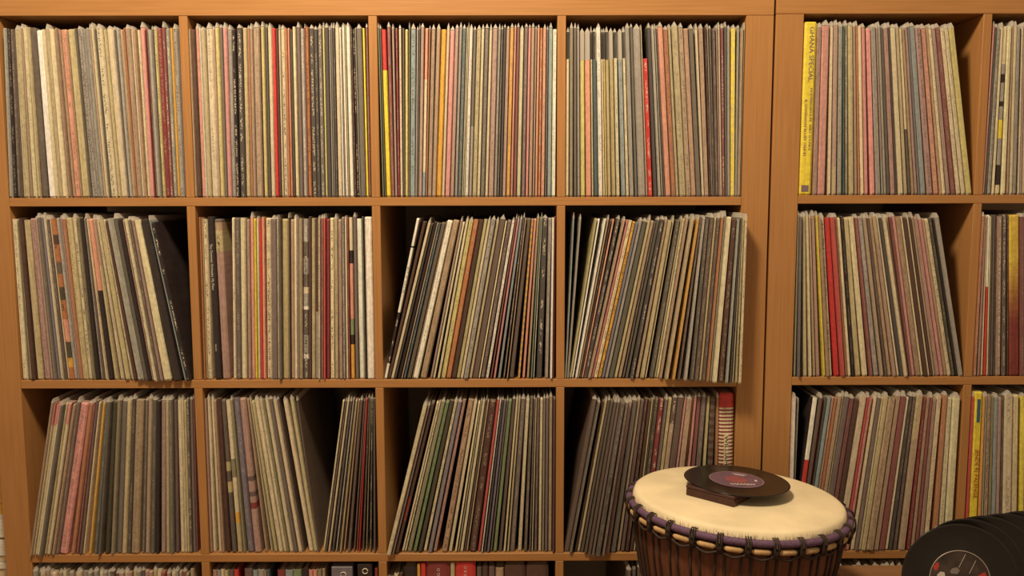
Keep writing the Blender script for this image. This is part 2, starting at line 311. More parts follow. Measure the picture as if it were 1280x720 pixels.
HR = .3125
for key in BAYS:
    rs = [r for r in recs if r['key'] == key]
    for r in rs:
        r['xb'] = r['xm']-r['s']*.157; r['xt'] = r['xb']+r['s']*HR; r['hw'] = r['t']/2*math.sqrt(1+r['s']**2)
    lo, hi = rs[0]['bx']+.0008, rs[0]['bx']+O_-.0008
    for it in range(60):
        for k in ('xb', 'xt'):
            for a, b in zip(rs, rs[1:]):
                d = a[k]+a['hw']+.0001-(b[k]-b['hw'])
                if d > 0: a[k] -= d*.4; b[k] += d*.4; a['hw'] = max(.0007, a['hw']-d*.06); b['hw'] = max(.0007, b['hw']-d*.06)
            for r in rs: r[k] = min(max(r[k], lo+r['hw']), hi-r['hw'])
    for r in rs:
        r['s'] = (r['xt']-r['xb'])/HR; r['t'] = 2*r['hw']/math.sqrt(1+r['s']**2); r['xm'] = r['xb']+r['s']*.157

def sleeve_geo(t, H, D, segs, ink, seed, lit, cover=None):
    """spine-out cardboard sleeve: returns verts, faces, face colour, face ink, corner uv"""
    h = t/2; zs = [0, .0035] + [H*(1-fr) for fr in [e_[0] for e_ in segs[1:]]] + [H-.003, H]
    zs = sorted(set(round(z, 5) for z in zs)); V, Fc, Cc, Ik, UV = [], [], [], [], []
    for z in zs:
        e = z < 1e-6 or z > H-1e-6
        a = h*(.40 if e else .66); y = .0026 if e else 0; k = h*(.8 if e else 1)
        V += [(-a, y, z), (a, y, z), (k, .0034, z), (h, D, z), (-h, D, z), (-k, .0034, z)]
    us = [-.42, .42, .5, 3, 3, -.5]
    def colat(z):
        fr = 1-z/H; c = segs[0]
        for q in segs:
            if fr >= q[0]: c = q
        return c[1], (ink if len(c) < 3 else (.05, .04, .03, 1) if c[2] == 'd' else (.62, .57, .48, 1))
    for i in range(len(zs)-1):
        c, ik_ = colat((zs[i]+zs[i+1])/2)
        for k in range(6):
            j = (k+1) % 6; Fc.append((i*6+k, i*6+j, i*6+6+j, i*6+6+k)); Cc.append(cover if cover and k in (2, 3, 4) else c); Ik.append(ik_ if k == 0 else (0, 0, 0, 0))
            uk, uj = us[k], us[j]
            UV.append([(uk, zs[i], seed), (uj, zs[i], seed), (uj, zs[i+1], seed), (uk, zs[i+1], seed)])
    n = len(zs)
    Fc.append((5, 4, 3, 2, 1, 0)); Fc.append(tuple((n-1)*6+k for k in range(6)))
    edge = tuple(min(.7, .35*x+.28*y) for x, y in zip(segs[0][1], (.8, .72, .55)))
    for q in range(2): Cc.append(edge); Ik.append((0, 0, 0, 0)); UV.append([(3, .1, seed)]*6)
    return V, Fc, Cc, Ik, UV
def plastic_geo(t, H, D, tip, zl=0):
    h = t/2+.00015; y = -.0003
    V = [(-h*.7, y, zl), (h*.7, y, zl), (-h, .0032, zl), (h, .0032, zl), (-h, D, zl), (h, D, zl),
         (-h*.75, y, H), (h*.75, y, H), (-h, .0032, H), (h, .0032, H), (-h, D, H), (h, D, H),
         (0, .001, H+tip), (0, .006, H+tip), (-h*.4, D, H+tip*.8), (h*.4, D, H+tip*.8)]
    Fc = [(0, 1, 7, 6), (2, 0, 6, 8), (1, 3, 9, 7), (4, 2, 8, 10), (3, 5, 11, 9), (6, 7, 12), (8, 6, 12, 13), (7, 9, 13, 12), (10, 8, 13, 14), (9, 11, 15, 13)]
    return V, Fc
def attrs(me, cols, inks, uvs):
    A = me.attributes.new('Col', 'FLOAT_COLOR', 'CORNER'); B = me.attributes.new('Ink', 'FLOAT_COLOR', 'CORNER'); U = me.attributes.new('suv', 'FLOAT_VECTOR', 'CORNER')
    a, b, u = [], [], []
    for c, i, q in zip(cols, inks, uvs):
        for k in q: a += [*c, 1]; b += list(i); u += list(k)
    A.data.foreach_set('color', a); B.data.foreach_set('color', b); U.data.foreach_set('vector', u)
ALB = {k: alb(*v) for k, v in PAL.items()}
def jit(c, r):
    k = 1+r.uniform(-.09, .09); return tuple(min(.86, x*k*(1+r.uniform(-.04, .04))) for x in c)
def is_dark(code): return code in 'gBbmrvuoL'

recs.sort(key=lambda r: (r['key'], r['i']))
vis = [r for r in recs if r['u'] < 1272]
for r in vis: r['size'] = r['t']*(.8 if 't' in r['fl'] else 1)*(.72 if r['key'] == 'C4' else 1) + (1 if r['sp'] in ('ghana', 'jende', 'stripe', 'black', 'wred', 'photo', 'yelred', 'whtblk', 'fade') else 0)
single = set(id(r) for r in sorted(vis, key=lambda r: -r['size'])[:298])

# --- labels
ROWN = ['top row', 'second row', 'third row']
BAYN = {'1': 'fourth bay from bookcase joint', '2': 'third bay from bookcase joint', '3': 'second bay from bookcase joint', '4': 'first bay from bookcase joint', '5': 'narrow bookcase first bay', '6': 'narrow bookcase outer bay'}
ORD = ['', 'first', 'second', 'third', 'fourth', 'fifth', 'sixth', 'seventh', 'eighth', 'ninth', 'tenth', 'eleventh', 'twelfth']
SPL = dict(ghana='thick yellow record box with grey GHANA SPECIAL lettering in narrow bookcase', jende='yellow record spine with red JENDE RI PALENGE lettering in narrow bookcase',
           stripe='red and cream striped record box beside the joint, above the drum', black='thick black record spine with fine white lettering beside photo-covered sleeve',
           photo='record with pink-brown photo cover turned out beside the thick black spine', yelred='yellow record spine with red top end', whtblk='white and black scribbled record spine leaning away from its row',
           fade='wide record spine fading from yellow to red-brown', wred='white record spine with red lower half beside a dark gap', wred2='white record spine with red stripe below', multi='record spine in orange, green and dark patches',
           bw='record spine with small black and white photos', redtop='cream record spine with pink-red top end', sblk='record spine orange above and black below', salt='record spine salmon above and cream below', spots='grey record spine with yellow and black spots',
           orseg='orange record spine with black and green patches', ostripe='record spine with fine orange and tan stripes', dots='record spine with grey dashes like a zip')
def cname(r): return ('short ' if 't' in r['fl'] or 'x' in r['fl'] else '') + COLN[r['code']]
byk = {}
for r in recs: byk.setdefault(r['key'], []).append(r)
used = {}
for key, rs in byk.items():
    place = f"{ROWN['ABC'.index(key[0])]}, {BAYN[key[1]]}"
    cnt = {}
    for r in rs:
        if not r['sp']: cnt[cname(r)] = cnt.get(cname(r), 0)+1
    lm = [r for r in rs if id(r) in single and not r['sp'] and cnt[cname(r)] == 1]
    for n, r in enumerate(rs):
        if id(r) not in single: continue
        if r['sp'] and r['sp'] in SPL:
            lab = SPL[r['sp']]
            if len(lab.split()) < 9: lab += f", {place}"
            r['label'] = lab; continue
        nm = cname(r)
        if cnt.get(nm, 0) == 1 and not r['sp']:
            r['label'] = f"{nm} record sleeve, only one so coloured, {place}"; continue
        best = None
        for l in lm + [None, 'R']:
            if l is None: a, b, txt, d = 0, n, 'right of the left divider', n+2
            elif l == 'R': a, b, txt, d = n+1, len(rs), 'left of the right divider', len(rs)-n+1
            else:
                k = rs.index(l); a, b = (k+1, n) if k < n else (n+1, k); d = abs(k-n)
                txt = ('right of ' if k < n else 'left of ')+cname(l)+' one'
            o_ = 1+sum(1 for q in rs[a:b] if cname(q) == nm)
            if best is None or (o_, d) < best[:2]: best = (o_, d, txt)
        o_, d, txt = best
        r['label'] = f"{ORD[min(o_, 12)]} {nm} record {txt}, {place}"

for r in recs:
    if len(r.get('label', '').split()) > 16: r['label'] = r['label'].replace('from bookcase joint', 'from joint')
m_txt_w = plain('white_print', (.72, .68, .58), .6); m_txt_d = plain('grey_print', (.20, .15, .17), .6); m_txt_r = plain('red_print', (.42, .05, .03), .6); m_txt_b = plain('black_print', (.05, .035, .03), .6)
m_blue = plain('blue_print', (.04, .13, .19), .6)
sv, sf, scol, sink, suv_, smat = [], [], [], [], [], []
for r in recs:
    q = random.Random(hash((r['key'], r['i'], 3)) & 0xffff if False else sum(map(ord, r['key']))*1000+r['i'])
    t = max(.0012, r['t']-.0005); H = .3125+q.uniform(-.003, .0025); D = .312
    if 't' in r['fl'] or 'x' in r['fl']: H = .256+q.uniform(-.002, .002)
    if r['sp'] in ('ghana', 'jende', 'stripe'): H = .321
    if r['sp'] == 'whtblk': H = .318
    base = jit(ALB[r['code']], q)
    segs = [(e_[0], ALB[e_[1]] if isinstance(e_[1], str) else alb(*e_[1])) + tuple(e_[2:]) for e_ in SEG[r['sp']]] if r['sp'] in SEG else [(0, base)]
    if 't' not in r['fl'] and not r['sp'] and q.random() < .08 and r['code'] in 'GTgpbmK':      # some spines change colour part of the way
        segs.append((q.uniform(.15, .85), jit(ALB[q.choice('TGKgpb')], q)))
    dark = is_dark(r['code']); ink = (0, 0, 0, 0)
    if '*' in r['fl']: ink = (.6, .55, .45, .95)
    elif '#' in r['fl']: ink = (.07, .05, .04, .9)
    elif r['sp'] in ('', 'yelred', 'multi', 'bw') and q.random() < .45: ink = (.42, .37, .3, .5) if dark else (.12, .09, .07, .5)
    pl = q.random() < r['pl'] and r['sp'] not in SEG and 'x' not in r['fl'] or 't' in r['fl']
    tip = q.uniform(.006, .011)
    if 't' in r['fl']: tip = .312+q.uniform(0, .006)-H
    ang = math.atan(r['s']); fo = r['f']+q.uniform(-.003, .002)
    if r['row'] and q.random() < .1 and r['sp'] == '': fo += q.uniform(.003, .008)
    if r['sp'] == 'stripe': fo = -.002
    z = r['zb']+t/2*abs(math.sin(ang))+.0002
    x = r['xm']-r['s']*(r['zb']+.157-z)
    lo, hi = r['bx']+.0006, r['bx']+O_-.0006; cs, sn = math.cos(ang), math.sin(ang)
    ex = [x+sx*t/2*cs+zz*sn for sx in (-1, 1) for zz in (0, H+(tip if pl else 0))]
    r['x'], r['z'], r['fo'] = x, z, fo
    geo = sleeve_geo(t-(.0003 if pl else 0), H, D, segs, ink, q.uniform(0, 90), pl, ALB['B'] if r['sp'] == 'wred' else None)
    pg = plastic_geo(t-.0001, H if 't' not in r['fl'] else .305, D, tip if 't' not in r['fl'] else q.uniform(.006, .012), 0 if 't' not in r['fl'] else H-.001) if pl else None
    if id(r) in single:
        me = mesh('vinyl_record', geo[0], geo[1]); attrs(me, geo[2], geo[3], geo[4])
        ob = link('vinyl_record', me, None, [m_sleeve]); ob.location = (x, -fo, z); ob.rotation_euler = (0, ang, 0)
        tag(ob, r['label'], 'record', 'records on the shelves'); r['ob'] = ob
        if pg:
            pm_ = mesh('plastic_sleeve', *pg); link('plastic_sleeve', pm_, ob, [m_plastic, m_tip]); pm_.polygons.foreach_set('material_index', [1 if 't' in r['fl'] else 0]*5+[1]*5)
        def zz(v, u): return (at_y(u, v, -fo).z-z)/cs
        if r['sp'] == 'ghana':
            spine_text(ob, 'GHANA SPECIAL', .0125, .002, zz(33, 1012), .100, m_txt_d)
            spine_text(ob, 'MODERN HIGHLIFE, AFRO SOUNDS', .0062, .0046, zz(110, 1010), .115, m_txt_d); spine_text(ob, '& GHANAIAN BLUES 1968-81', .0062, -.0046, zz(124, 1007), .105, m_txt_d)
            link('logo_block', box_me('logo_block', -.008, .006, -.0004, .0004, .0065, .019, 0), ob, [m_txt_d])
        elif r['sp'] == 'jende':
            spine_text(ob, 'JENDE RI PALENGE', .0095, .001, zz(562, 1214), .098, m_txt_r)
            link('title_label', box_me('title_label', -.0025, .004, -.0004, .0004, zz(528, 1214), zz(499, 1214), 0), ob, [m_blue])
        elif r['sp'] == 'black':
            spine_text(ob, 'The Cinematic Orchestra', .0062, -.001, zz(305, 264), .063, m_txt_w); spine_text(ob, 'Ma Fleur', .0064, -.001, zz(348, 266), .023, m_txt_w); spine_text(ob, 'ninja tune', .004, -.001, zz(430, 268), .014, m_txt_w)
        elif r['sp'] == 'stripe':
            z1 = zz(544, 906)
            link('lettering_ground', box_me('lettering_ground', -.0042, .0042, -.0004, .0004, z1-.062, z1+.001, 0), ob, [plain('cream_print', ALB['C'], .6)])
            spine_text(ob, 'WILLIAM', .0095, 0, z1-.001, .058, m_txt_b, y=-.0008)
    else:
        R = Matrix.Translation((x, -fo, z)) @ Matrix.Rotation(ang, 4, 'Y'); b0 = len(sv)
        sv += [tuple(R @ Vector(p)) for p in geo[0]]; sf += [tuple(k+b0 for k in f) for f in geo[1]]
        scol += geo[2]; sink += geo[3]; suv_ += geo[4]; smat += [0]*len(geo[1])
        if pg:
            b0 = len(sv); sv += [tuple(R @ Vector(p)) for p in pg[0]]; sf += [tuple(k+b0 for k in f) for f in pg[1]]
            scol += [(0, 0, 0)]*len(pg[1]); sink += [(0, 0, 0, 0)]*len(pg[1]); suv_ += [[(0, 0, 0)]*len(f) for f in pg[1]]; smat += [1]*5+[2]*(len(pg[1])-5)

# bottom row: only the upper ends of the sleeves show
def low_records(bx, dz, a, b, codes, slope, wmin, wmax, seed):
    q = random.Random(seed); x = bx+a; zb = Z0+dz-4*P_+T_
    while x < bx+b-wmax-.002:
        t = q.uniform(wmin, wmax); ang = slope+q.uniform(-.006, .006); H = .3165+q.uniform(-.005, .003); c = q.choice(codes)
        segs = [(0, jit(ALB[c], q))]
        geo = sleeve_geo(t-.0012, H, .312, segs, (.4, .36, .3, .5), q.uniform(0, 90), 0)
        xo = x-.3*math.tan(ang) if ang > 0 else x
        R = Matrix.Translation((max(xo, bx+.004), q.uniform(-.004, .004), zb+.0012)) @ Matrix.Rotation(ang, 4, 'Y'); b0 = len(sv)
        sv.extend(tuple(R @ Vector(p)) for p in geo[0]); sf.extend(tuple(k+b0 for k in f) for f in geo[1])
        scol.extend(geo[2]); sink.extend(geo[3]); suv_.extend(geo[4]); smat.extend([0]*len(geo[1]))
        if q.random() < .6:
            pg = plastic_geo(t-.001, H, .312, .008); b0 = len(sv); sv.extend(tuple(R @ Vector(p)) for p in pg[0]); sf.extend(tuple(k+b0 for k in f) for f in pg[1])
            scol.extend([(0, 0, 0)]*len(pg[1])); sink.extend([(0, 0, 0, 0)]*len(pg[1])); suv_.extend([[(0, 0, 0)]*len(f) for f in pg[1]]); smat.extend([1]*5+[2]*(len(pg[1])-5))
        x += t
low_records(0, 0, .006, .334, 'TgCbGVKCrpTGm', 0, .005, .011, 5)
low_records(3*P_, 0, .13, .333, 'bmbrgTb', .02, .006, .012, 6)
low_records(XR0, DZR, .01, .333, 'CKTGCbT', 0, .005, .011, 8)
low_records(XR0+P_, DZR, .01, .3, 'CKTGbmT', 0, .005, .011, 9)
me = mesh('packed_record_sleeves', sv, sf); attrs(me, scol, sink, suv_)
me.polygons.foreach_set('material_index', smat)
so = link('packed_record_sleeves', me, None, [m_sleeve, m_plastic, m_tip]); so['kind'] = 'stuff'
tag(so, 'thin record sleeves packed between the thicker ones on every shelf', 'records')

# ---------------------------------------------------------------- books and boxes in the bottom row
m_book = {}
def bookmat(code):
    if code not in m_book: m_book[code] = plain('book_'+COLN[code].replace(' ', '_').replace('-', '_'), ALB[code], .45, .4, .14, 60)
    return m_book[code]
m_page = plain('pages', (.62, .52, .36), .8, .2, .12, 200)
ZB4 = Z0-4*P_+T_
def book(x0, x1, H, code, label, name='book', D=.24, yf=.004, pages=True):
    t = x1-x0; r = empty(name, ((x0+x1)/2, yf, ZB4+.0004)); tag(r, label, 'book' if name == 'book' else 'box')
    h = t/2; c = min(.0022, t*.2)
    if pages:
        link('page_block', box_me('page_block', -h+c, h-c, .004, D-.003, .003, H-.003, 0), r, [m_page])
        v = []; pr = [(-h, D), (-h, .0035), (-h*.7, .0006), (0, 0), (h*.7, .0006), (h, .0035), (h, D), (h-c, D), (h-c, .0045), (0, .003), (-h+c, .0045), (-h+c, D)]
        n = len(pr); v = [(a, b, z) for z in (0, H) for a, b in pr]
        f = [(i, (i+1) % n, n+(i+1) % n, n+i) for i in range(n)] + [(0, 1, 10, 11), (1, 2, 3, 9, 10), (3, 4, 5, 8, 9), (5, 6, 7, 8)]
        f += [tuple(reversed([k+n for k in q])) for q in [(0, 1, 10, 11), (1, 2, 3, 9, 10), (3, 4, 5, 8, 9), (5, 6, 7, 8)]]
        link('cover', mesh('cover', v, f), r, [bookmat(code)])
    else:
        link('slipcase', box_me('slipcase', -h, h, 0, D, 0, H, .0012), r, [bookmat(code)])
    return r
def bx_at(u): return at_y(u, 714, 0).x
d2 = '80p 112G 137C 160K 190g 228R 300m 360U 395G 440T 455u 530r 585U 640E 700B 750P 780S 810V 845T 866.'
toks = [re.match(r'(\d+)(.)', t).groups() for t in d2.split()]
prev = None; H2 = at_y(350, 712.6, .004).z-ZB4
for (a, c), (b, _) in zip(toks, toks[1:]):
    u0, u1 = 250+int(a)/5.565, 250+int(b)/5.565
    if c == 'R': u1 = u0+6
    if c == 'u': u1 = u0+4.5
    if c == 'm': u1 = u0+10.5
    if c == 'V': u1 = u0+6
    lab = f"{COLN[c]} book in the bottom row, third bay from joint" if sum(1 for k in toks if k[1] == c) == 1 else f"{COLN[c]} book beside the {COLN[prev]} one, bottom row, third bay from joint"
    book(bx_at(u0)+.0003, bx_at(u1)-.0003, .318 if c == 'm' else H2+rnd.uniform(-.002, .0015), c, lab); prev = c
def ring(parent, x, z, R, r, m, y=-.0012):
    v, f = tube([(x+R*math.cos(a), y, z+R*math.sin(a)) for a in [2*math.pi*i/24 for i in range(24)]], r, 6, True); link('letter_o', mesh('letter_o', v, f, True), parent, [m])
bk = book(bx_at(250+910/5.565), bx_at(250+1058/5.565), .322, 'L', 'wide grey box with a pale letter O, bottom row, third bay from bookcase joint', 'slipcase_box', pages=False)
ring(bk, .003, at_y(428, 719.5, 0).z-ZB4, .0052, .0010, m_txt_w)
bk = book(bx_at(250+1092/5.565), bx_at(250+1195/5.565), .328, 'B', 'wide black box with a pale letter O, bottom row, third bay from bookcase joint', 'slipcase_box', pages=False)
ring(bk, .001, at_y(459, 715, 0).z-ZB4, .0052, .0011, m_txt_w)
book(bx_at(250+1212/5.565), bx_at(250+1234/5.565), .318, 'r', 'maroon book beside the wide black box, bottom row')
for a, b, c, H, lab, kind in ((78, 122, 'G', .300, 'grey book against the divider, bottom row, second bay from bookcase joint', 1), (124, 152, 'C', .306, 'cream book beside the grey one, bottom row, second bay from bookcase joint', 1), (154, 184, 'b', .307, 'dark brown book beside the cream one, bottom row, second bay', 1),
        (190, 280, 'B', .322, 'wide black book, bottom row, second bay from bookcase joint', 1), (284, 306, 'O', .327, 'thin orange book beside the wide black one, bottom row', 1), (310, 346, 'R', .329, 'narrow red book beside the thin orange one, bottom row', 1),
        (350, 512, 'r', .331, 'wide maroon book with letters GO, bottom row, second bay from bookcase joint', 2), (516, 548, 'K', .33, 'khaki book between the maroon and red ones, bottom row', 1), (552, 692, 'R', .331, 'wide bright red book with letters SSO, bottom row', 3),
        (700, 735, 'g', .32, 'dark grey book beside the bright red one, bottom row', 1), (738, 780, 'b', .322, 'dark brown book near the bright red one, bottom row', 1), (784, 826, 'm', .321, 'mauve book in bottom row, second bay from bookcase joint', 1), (832, 888, 'T', .318, 'tan book in bottom row, second bay from bookcase joint', 1),
        (894, 1040, 'b', .325, 'very wide dark brown book beside the tan one, bottom row', 1), (1046, 1200, 'b', .325, 'very wide dark brown book beside the right divider, bottom row', 1)):
    x0, x1 = bx_at(470+a/5.565), bx_at(470+b/5.565)
    r = book(max(x0, 2*P_+.001), x1, H, c, lab)
    if kind == 2:
        for ch, v_ in (('O', 713.2), ('G', 719.2)): spine_text(r, ch, .0085, .001, at_y(550, v_+2.4, 0).z-ZB4, .0066, m_txt_w, True, y=-.0006)
    if kind == 3:
        for ch, v_ in (('O', 710.5), ('S', 715.3), ('S', 720)): spine_text(r, ch, .0075, 0, at_y(580, v_+2, 0).z-ZB4, .0056, m_txt_w, True, y=-.0006)

# ---------------------------------------------------------------- cable inside the second-row bay
pts = [(x, .384, z) for x, z in [((at_y(u, v, .384)).x, at_y(u, v, .384).z) for u, v in ((229, 272), (231, 300), (236, 330), (233, 352), (230, 372), (235, 395), (232, 420), (229, 445), (231, 462))]]
v, f = tube(pts, .0014, 6); tag(link('cable', mesh('cable', v, f, True), None, [plain('cable_grey', (.10, .08, .07), .5)]), 'thin grey cable hanging at the back of the second-row end bay', 'cable')

# ---------------------------------------------------------------- djembe drum
m_skin = plain('drum_skin', (.82, .72, .49), .55, .3, .10, 16, bump=.1)
m_shell = wood('drum_shell', 2, (.10, .036, .020), (.19, .074, .042))
m_purple = plain('purple_cord', (.13, .075, .14), .7, .3, .25, 300, bump=.4)
m_rope = plain('dark_rope', (.045, .030, .023), .7, .3, .3, 400, bump=.4)
m_pad = plain('tan_wrap', (.56, .37, .18), .65, .3, .25, 90)
m_fur = plain('hide_hair', (.16, .10, .055), .8)
HD = .60
top = Vector((1.3272, -.2398, .608))
roll = .0415; pit = -.0288
R3 = (Matrix.Rotation(roll, 4, 'Y') @ Matrix.Rotation(pit, 4, 'X'))
axis = (R3 @ Vector((0, 0, 1))).normalized()
lowest = min((R3 @ Vector((.125*math.cos(a), .125*math.sin(a), 0))).z for a in [i*.05 for i in range(126)])
HD = (top.z+lowest-.0)/axis.z                          # its foot touches the floor
drum = empty('djembe_drum'); drum.matrix_world = Matrix.Translation(top-axis*HD) @ R3
tag(drum, 'goblet djembe drum with pale skin head, purple cord ring and dark ropes', 'drum')
h = HD
prof = [(.118, 0), (.125, .012), (.122, .05), (.098, .16), (.088, .24), (.098, .30), (.128, .38), (.152, .46), (.166, .53), (.1705, h-.02), (.169, h-.004)]
v, f = lathe(prof, 72); link('shell', mesh('shell', v, f, True), drum, [m_shell])
v, f = lathe([(.1735, h-.022), (.1728, h-.012), (.1705, h-.004), (.167, h-.0012), (.16, h), (.10, h+.0002), (.002, h+.0002)], 96); link('skin_head', mesh('skin_head', v, f, True), drum, [m_skin])
def circ(R, z, n=96, wob=0): return [(R*math.cos(2*math.pi*i/n), R*math.sin(2*math.pi*i/n), z+wob*math.sin(28*2*math.pi*i/n)) for i in range(n)]
v, f = tube(circ(.178, h-.0165), .0057, 10, True); link('purple_ring', mesh('purple_ring', v, f, True), drum, [m_purple])
v, f = tube(circ(.1745, h-.029), .0045, 8, True); link('wrapped_ring', mesh('wrapped_ring', v, f, True), drum, [m_rope])
NL = 28
def arc(R, z, a0, a1, r0, n=6):
    pts = [(R*math.cos(a0+(a1-a0)*i/n), R*math.sin(a0+(a1-a0)*i/n), z) for i in range(n+1)]
    return tube(pts, [r0*(.55 if i in (0, n) else 1) for i in range(n+1)], 8)
da = 2*math.pi/NL
pm = mesh('ring_pad', *arc(.1782, h-.0290, -da*.35, da*.35, .0046), True); pm.materials.append(m_pad)
# a dark loop: wraps the purple ring and drops to the lower cord
lv, lf = [], []
for s in (-1, 0, 1):
    a = s*.0035/.18
    pts = [((.1735)*math.cos(a), .1735*math.sin(a), h-.0090), (.178*math.cos(a), .178*math.sin(a), h-.0082), (.1848*math.cos(a), .1848*math.sin(a), h-.0125), (.1856*math.cos(a), .1856*math.sin(a), h-.020), (.1848*math.cos(a*.7), .1848*math.sin(a*.7), h-.028), (.181*math.cos(a*.5), .181*math.sin(a*.5), h-.038)]
    v, f = tube(pts, [.0010, .0011, .0013, .0014, .0019, .0019], 6); b0 = len(lv); lv += v; lf += [tuple(k+b0 for k in q) for q in f]
lm_ = mesh('rope_loop', lv, lf, True); lm_.materials.append(m_rope)
sw = []
for i in range(9):
    q = -da/2+da*i/8; sw.append((.1785*math.cos(q), .1785*math.sin(q), h-.0385-.0028*math.cos(q/da*2*math.pi)*1.0))
sm = mesh('cord_swag', *tube(sw, .0022, 6), True); sm.materials.append(m_rope)
def shell_r(z):
    for (r0, z0), (r1, z1) in zip(prof, prof[1:]):
        if z <= z1: return r0+(r1-r0)*(z-z0)/(z1-z0)
    return prof[-1][0]
rp = [((shell_r(z)+.0018)*math.cos(q), (shell_r(z)+.0018)*math.sin(q), z) for q, z in [((h-.04-zz_)*.10, zz_) for zz_ in (h-.036, h-.08, .47, .42, .36, .30, .26)]]
rm = mesh('rope', *tube(rp, .0019, 6), True); rm.materials.append(m_rope)
rp2 = [(x, -y, z) for x, y, z in rp]
rm2 = mesh('rope', *tube(rp2, .0019, 6), True); rm2.materials.append(m_rope)
for i in range(NL):
    for nm, me_, off in (('ring_pad', pm, .5), ('rope_loop', lm_, 0), ('cord_swag', sm, .5), ('rope', rm, .18), ('rope', rm2, -.18)):
        o = bpy.data.objects.new(nm, me_); C.objects.link(o); o.parent = drum; o.rotation_euler = (0, 0, (i+off)*da+.05)
v, f = tube(circ(.0925, .252, 48), .005, 8, True); link('waist_ring', mesh('waist_ring', v, f, True), drum, [m_rope])
fv, ff = [], []; q = random.Random(4)
for i in range(700):                                  # short hair left on the hide around the edge
    a = q.uniform(0, 2*math.pi); r0 = q.uniform(.1705, .1738); dz = q.uniform(.004, .009); da_ = q.uniform(-.02, .02); z1 = h-q.uniform(.010, .014)
    p0 = Vector((r0*math.cos(a), r0*math.sin(a), z1-.004)); p1 = Vector((r0*math.cos(a+da_)*1.006, r0*math.sin(a+da_)*1.006, z1+dz)); s = Vector((-math.sin(a), math.cos(a), 0))*.0004
    b0 = len(fv); fv += [tuple(p0-s), tuple(p0+s), tuple(p1)]; ff.append((b0, b0+1, b0+2))
o = link('hair_fringe', mesh('hair_fringe', fv, ff), drum, [m_fur]); o['kind'] = 'stuff'
# low wedge under the lifted side of the foot is not visible: the drum leans on its foot rim

# ---------------------------------------------------------------- seven-inch singles
m_vinyl = plain('black_vinyl', (.012, .010, .009), .24, .5, .2, 30)
def vinyl_me(r=.0875, hole=.019):
    pr = [(hole, .0004), (hole, -.0004), (.044, -.0007), (.047, -.0005), (r-.003, -.0005), (r-.0006, -.0008), (r, 0), (r-.0006, .0008), (r-.003, .0005), (.047, .0005), (.044, .0007), (hole, .0004)]
    v, f = lathe(pr, 80, False); return mesh('vinyl_disc', v, f, True)
def annulus(r0, r1, z, n=64):
    v, f = lathe([(r1, z-.0002), (r1, z), (r0, z), (r0, z-.0002)], n, False); return v, f
DM = drum.matrix_world.copy()
edge1 = math.radians(139.5)
corner = DM.inverted() @ at_y(917, 634.5, -.286-.06)
# keep the corner on the head plane
dd = ray(917, 634.5); Mi = DM.inverted(); o0 = Mi @ CAM; d0 = Mi.to_3x3() @ dd; corner = o0+d0*((h+.0002-o0.z)/d0.z)
e1 = Vector((math.cos(edge1), math.sin(edge1), 0)); e2 = Vector((math.sin(edge1), -math.cos(edge1), 0))
bc = corner+e1*.0425+e2*.0425
m_box = plain('red_brown_box', (.055, .019, .015), .4, .4, .15, 50)
bxr = empty('small_box'); bxr.matrix_world = DM @ Matrix.Translation((bc.x, bc.y, h+.0003)) @ Matrix.Rotation(edge1, 4, 'Z')
tag(bxr, 'small square dark red-brown box lying on the drum skin under a record', 'box')
link('box_base', box_me('box_base', -.0425, .0425, -.0425, .0425, 0, .0118, .001), bxr, [m_box])
link('lid', box_me('lid', -.0431, .0431, -.0431, .0431, .0121, .0172, .001), bxr, [m_box])
d0 = Mi.to_3x3() @ ray(920.5, 600); zt = h+.0003+.0172+.0012; dc = o0+d0*((zt-o0.z)/d0.z)
m_lab = plain('purple_label', (.145, .085, .125), .45, .4, .15, 60); m_core = plain('red_label_core', (.27, .08, .09), .5, .4, .15, 60); m_pale = plain('pale_print', (.55, .48, .46), .5)
sng = empty('vinyl_single'); sng.matrix_world = DM @ Matrix.Translation(dc) @ Matrix.Rotation(math.radians(8), 4, 'Z')
tag(sng, 'black seven-inch vinyl single with purple label lying on the small box', 'record')
link('vinyl_disc', vinyl_me(), sng, [m_vinyl])
link('label_ring', mesh('label_ring', *annulus(.0190, .0455, .0011)), sng, [m_lab])
v, f = lathe([(.0188, -.0004), (.0188, .0010)], 48); link('center_adapter', mesh('center_adapter', v, f), sng, [m_core])
link('label_border', mesh('label_border', *annulus(.0440, .0450, .0013)), sng, [plain('mauve_border', (.30, .20, .26), .5)])
v, f = tube([(-.021+.042*k/40, -.026-.004*k/40+.0035*math.sin(k*1.15)*(1-.3*math.sin(k*.4)), .0015) for k in range(41)], .0007, 5); link('label_script', mesh('label_script', v, f, True), sng, [m_pale])
for nm, r0, r1, a0, a1 in (('label_print', .026, .030, 40, 75), ('label_print', .033, .0355, 38, 80), ('label_print', .030, .034, -25, -8)):
    n = 10; v = [((r1 if k else r0)*math.cos(math.radians(a0+(a1-a0)*i/n)), (r1 if k else r0)*math.sin(math.radians(a0+(a1-a0)*i/n)), .0014) for i in range(n+1) for k in (0, 1)]
    f = [(2*i, 2*i+1, 2*i+3, 2*i+2) for i in range(0, n, 1)]; link(nm, mesh(nm, v, f), sng, [m_pale])

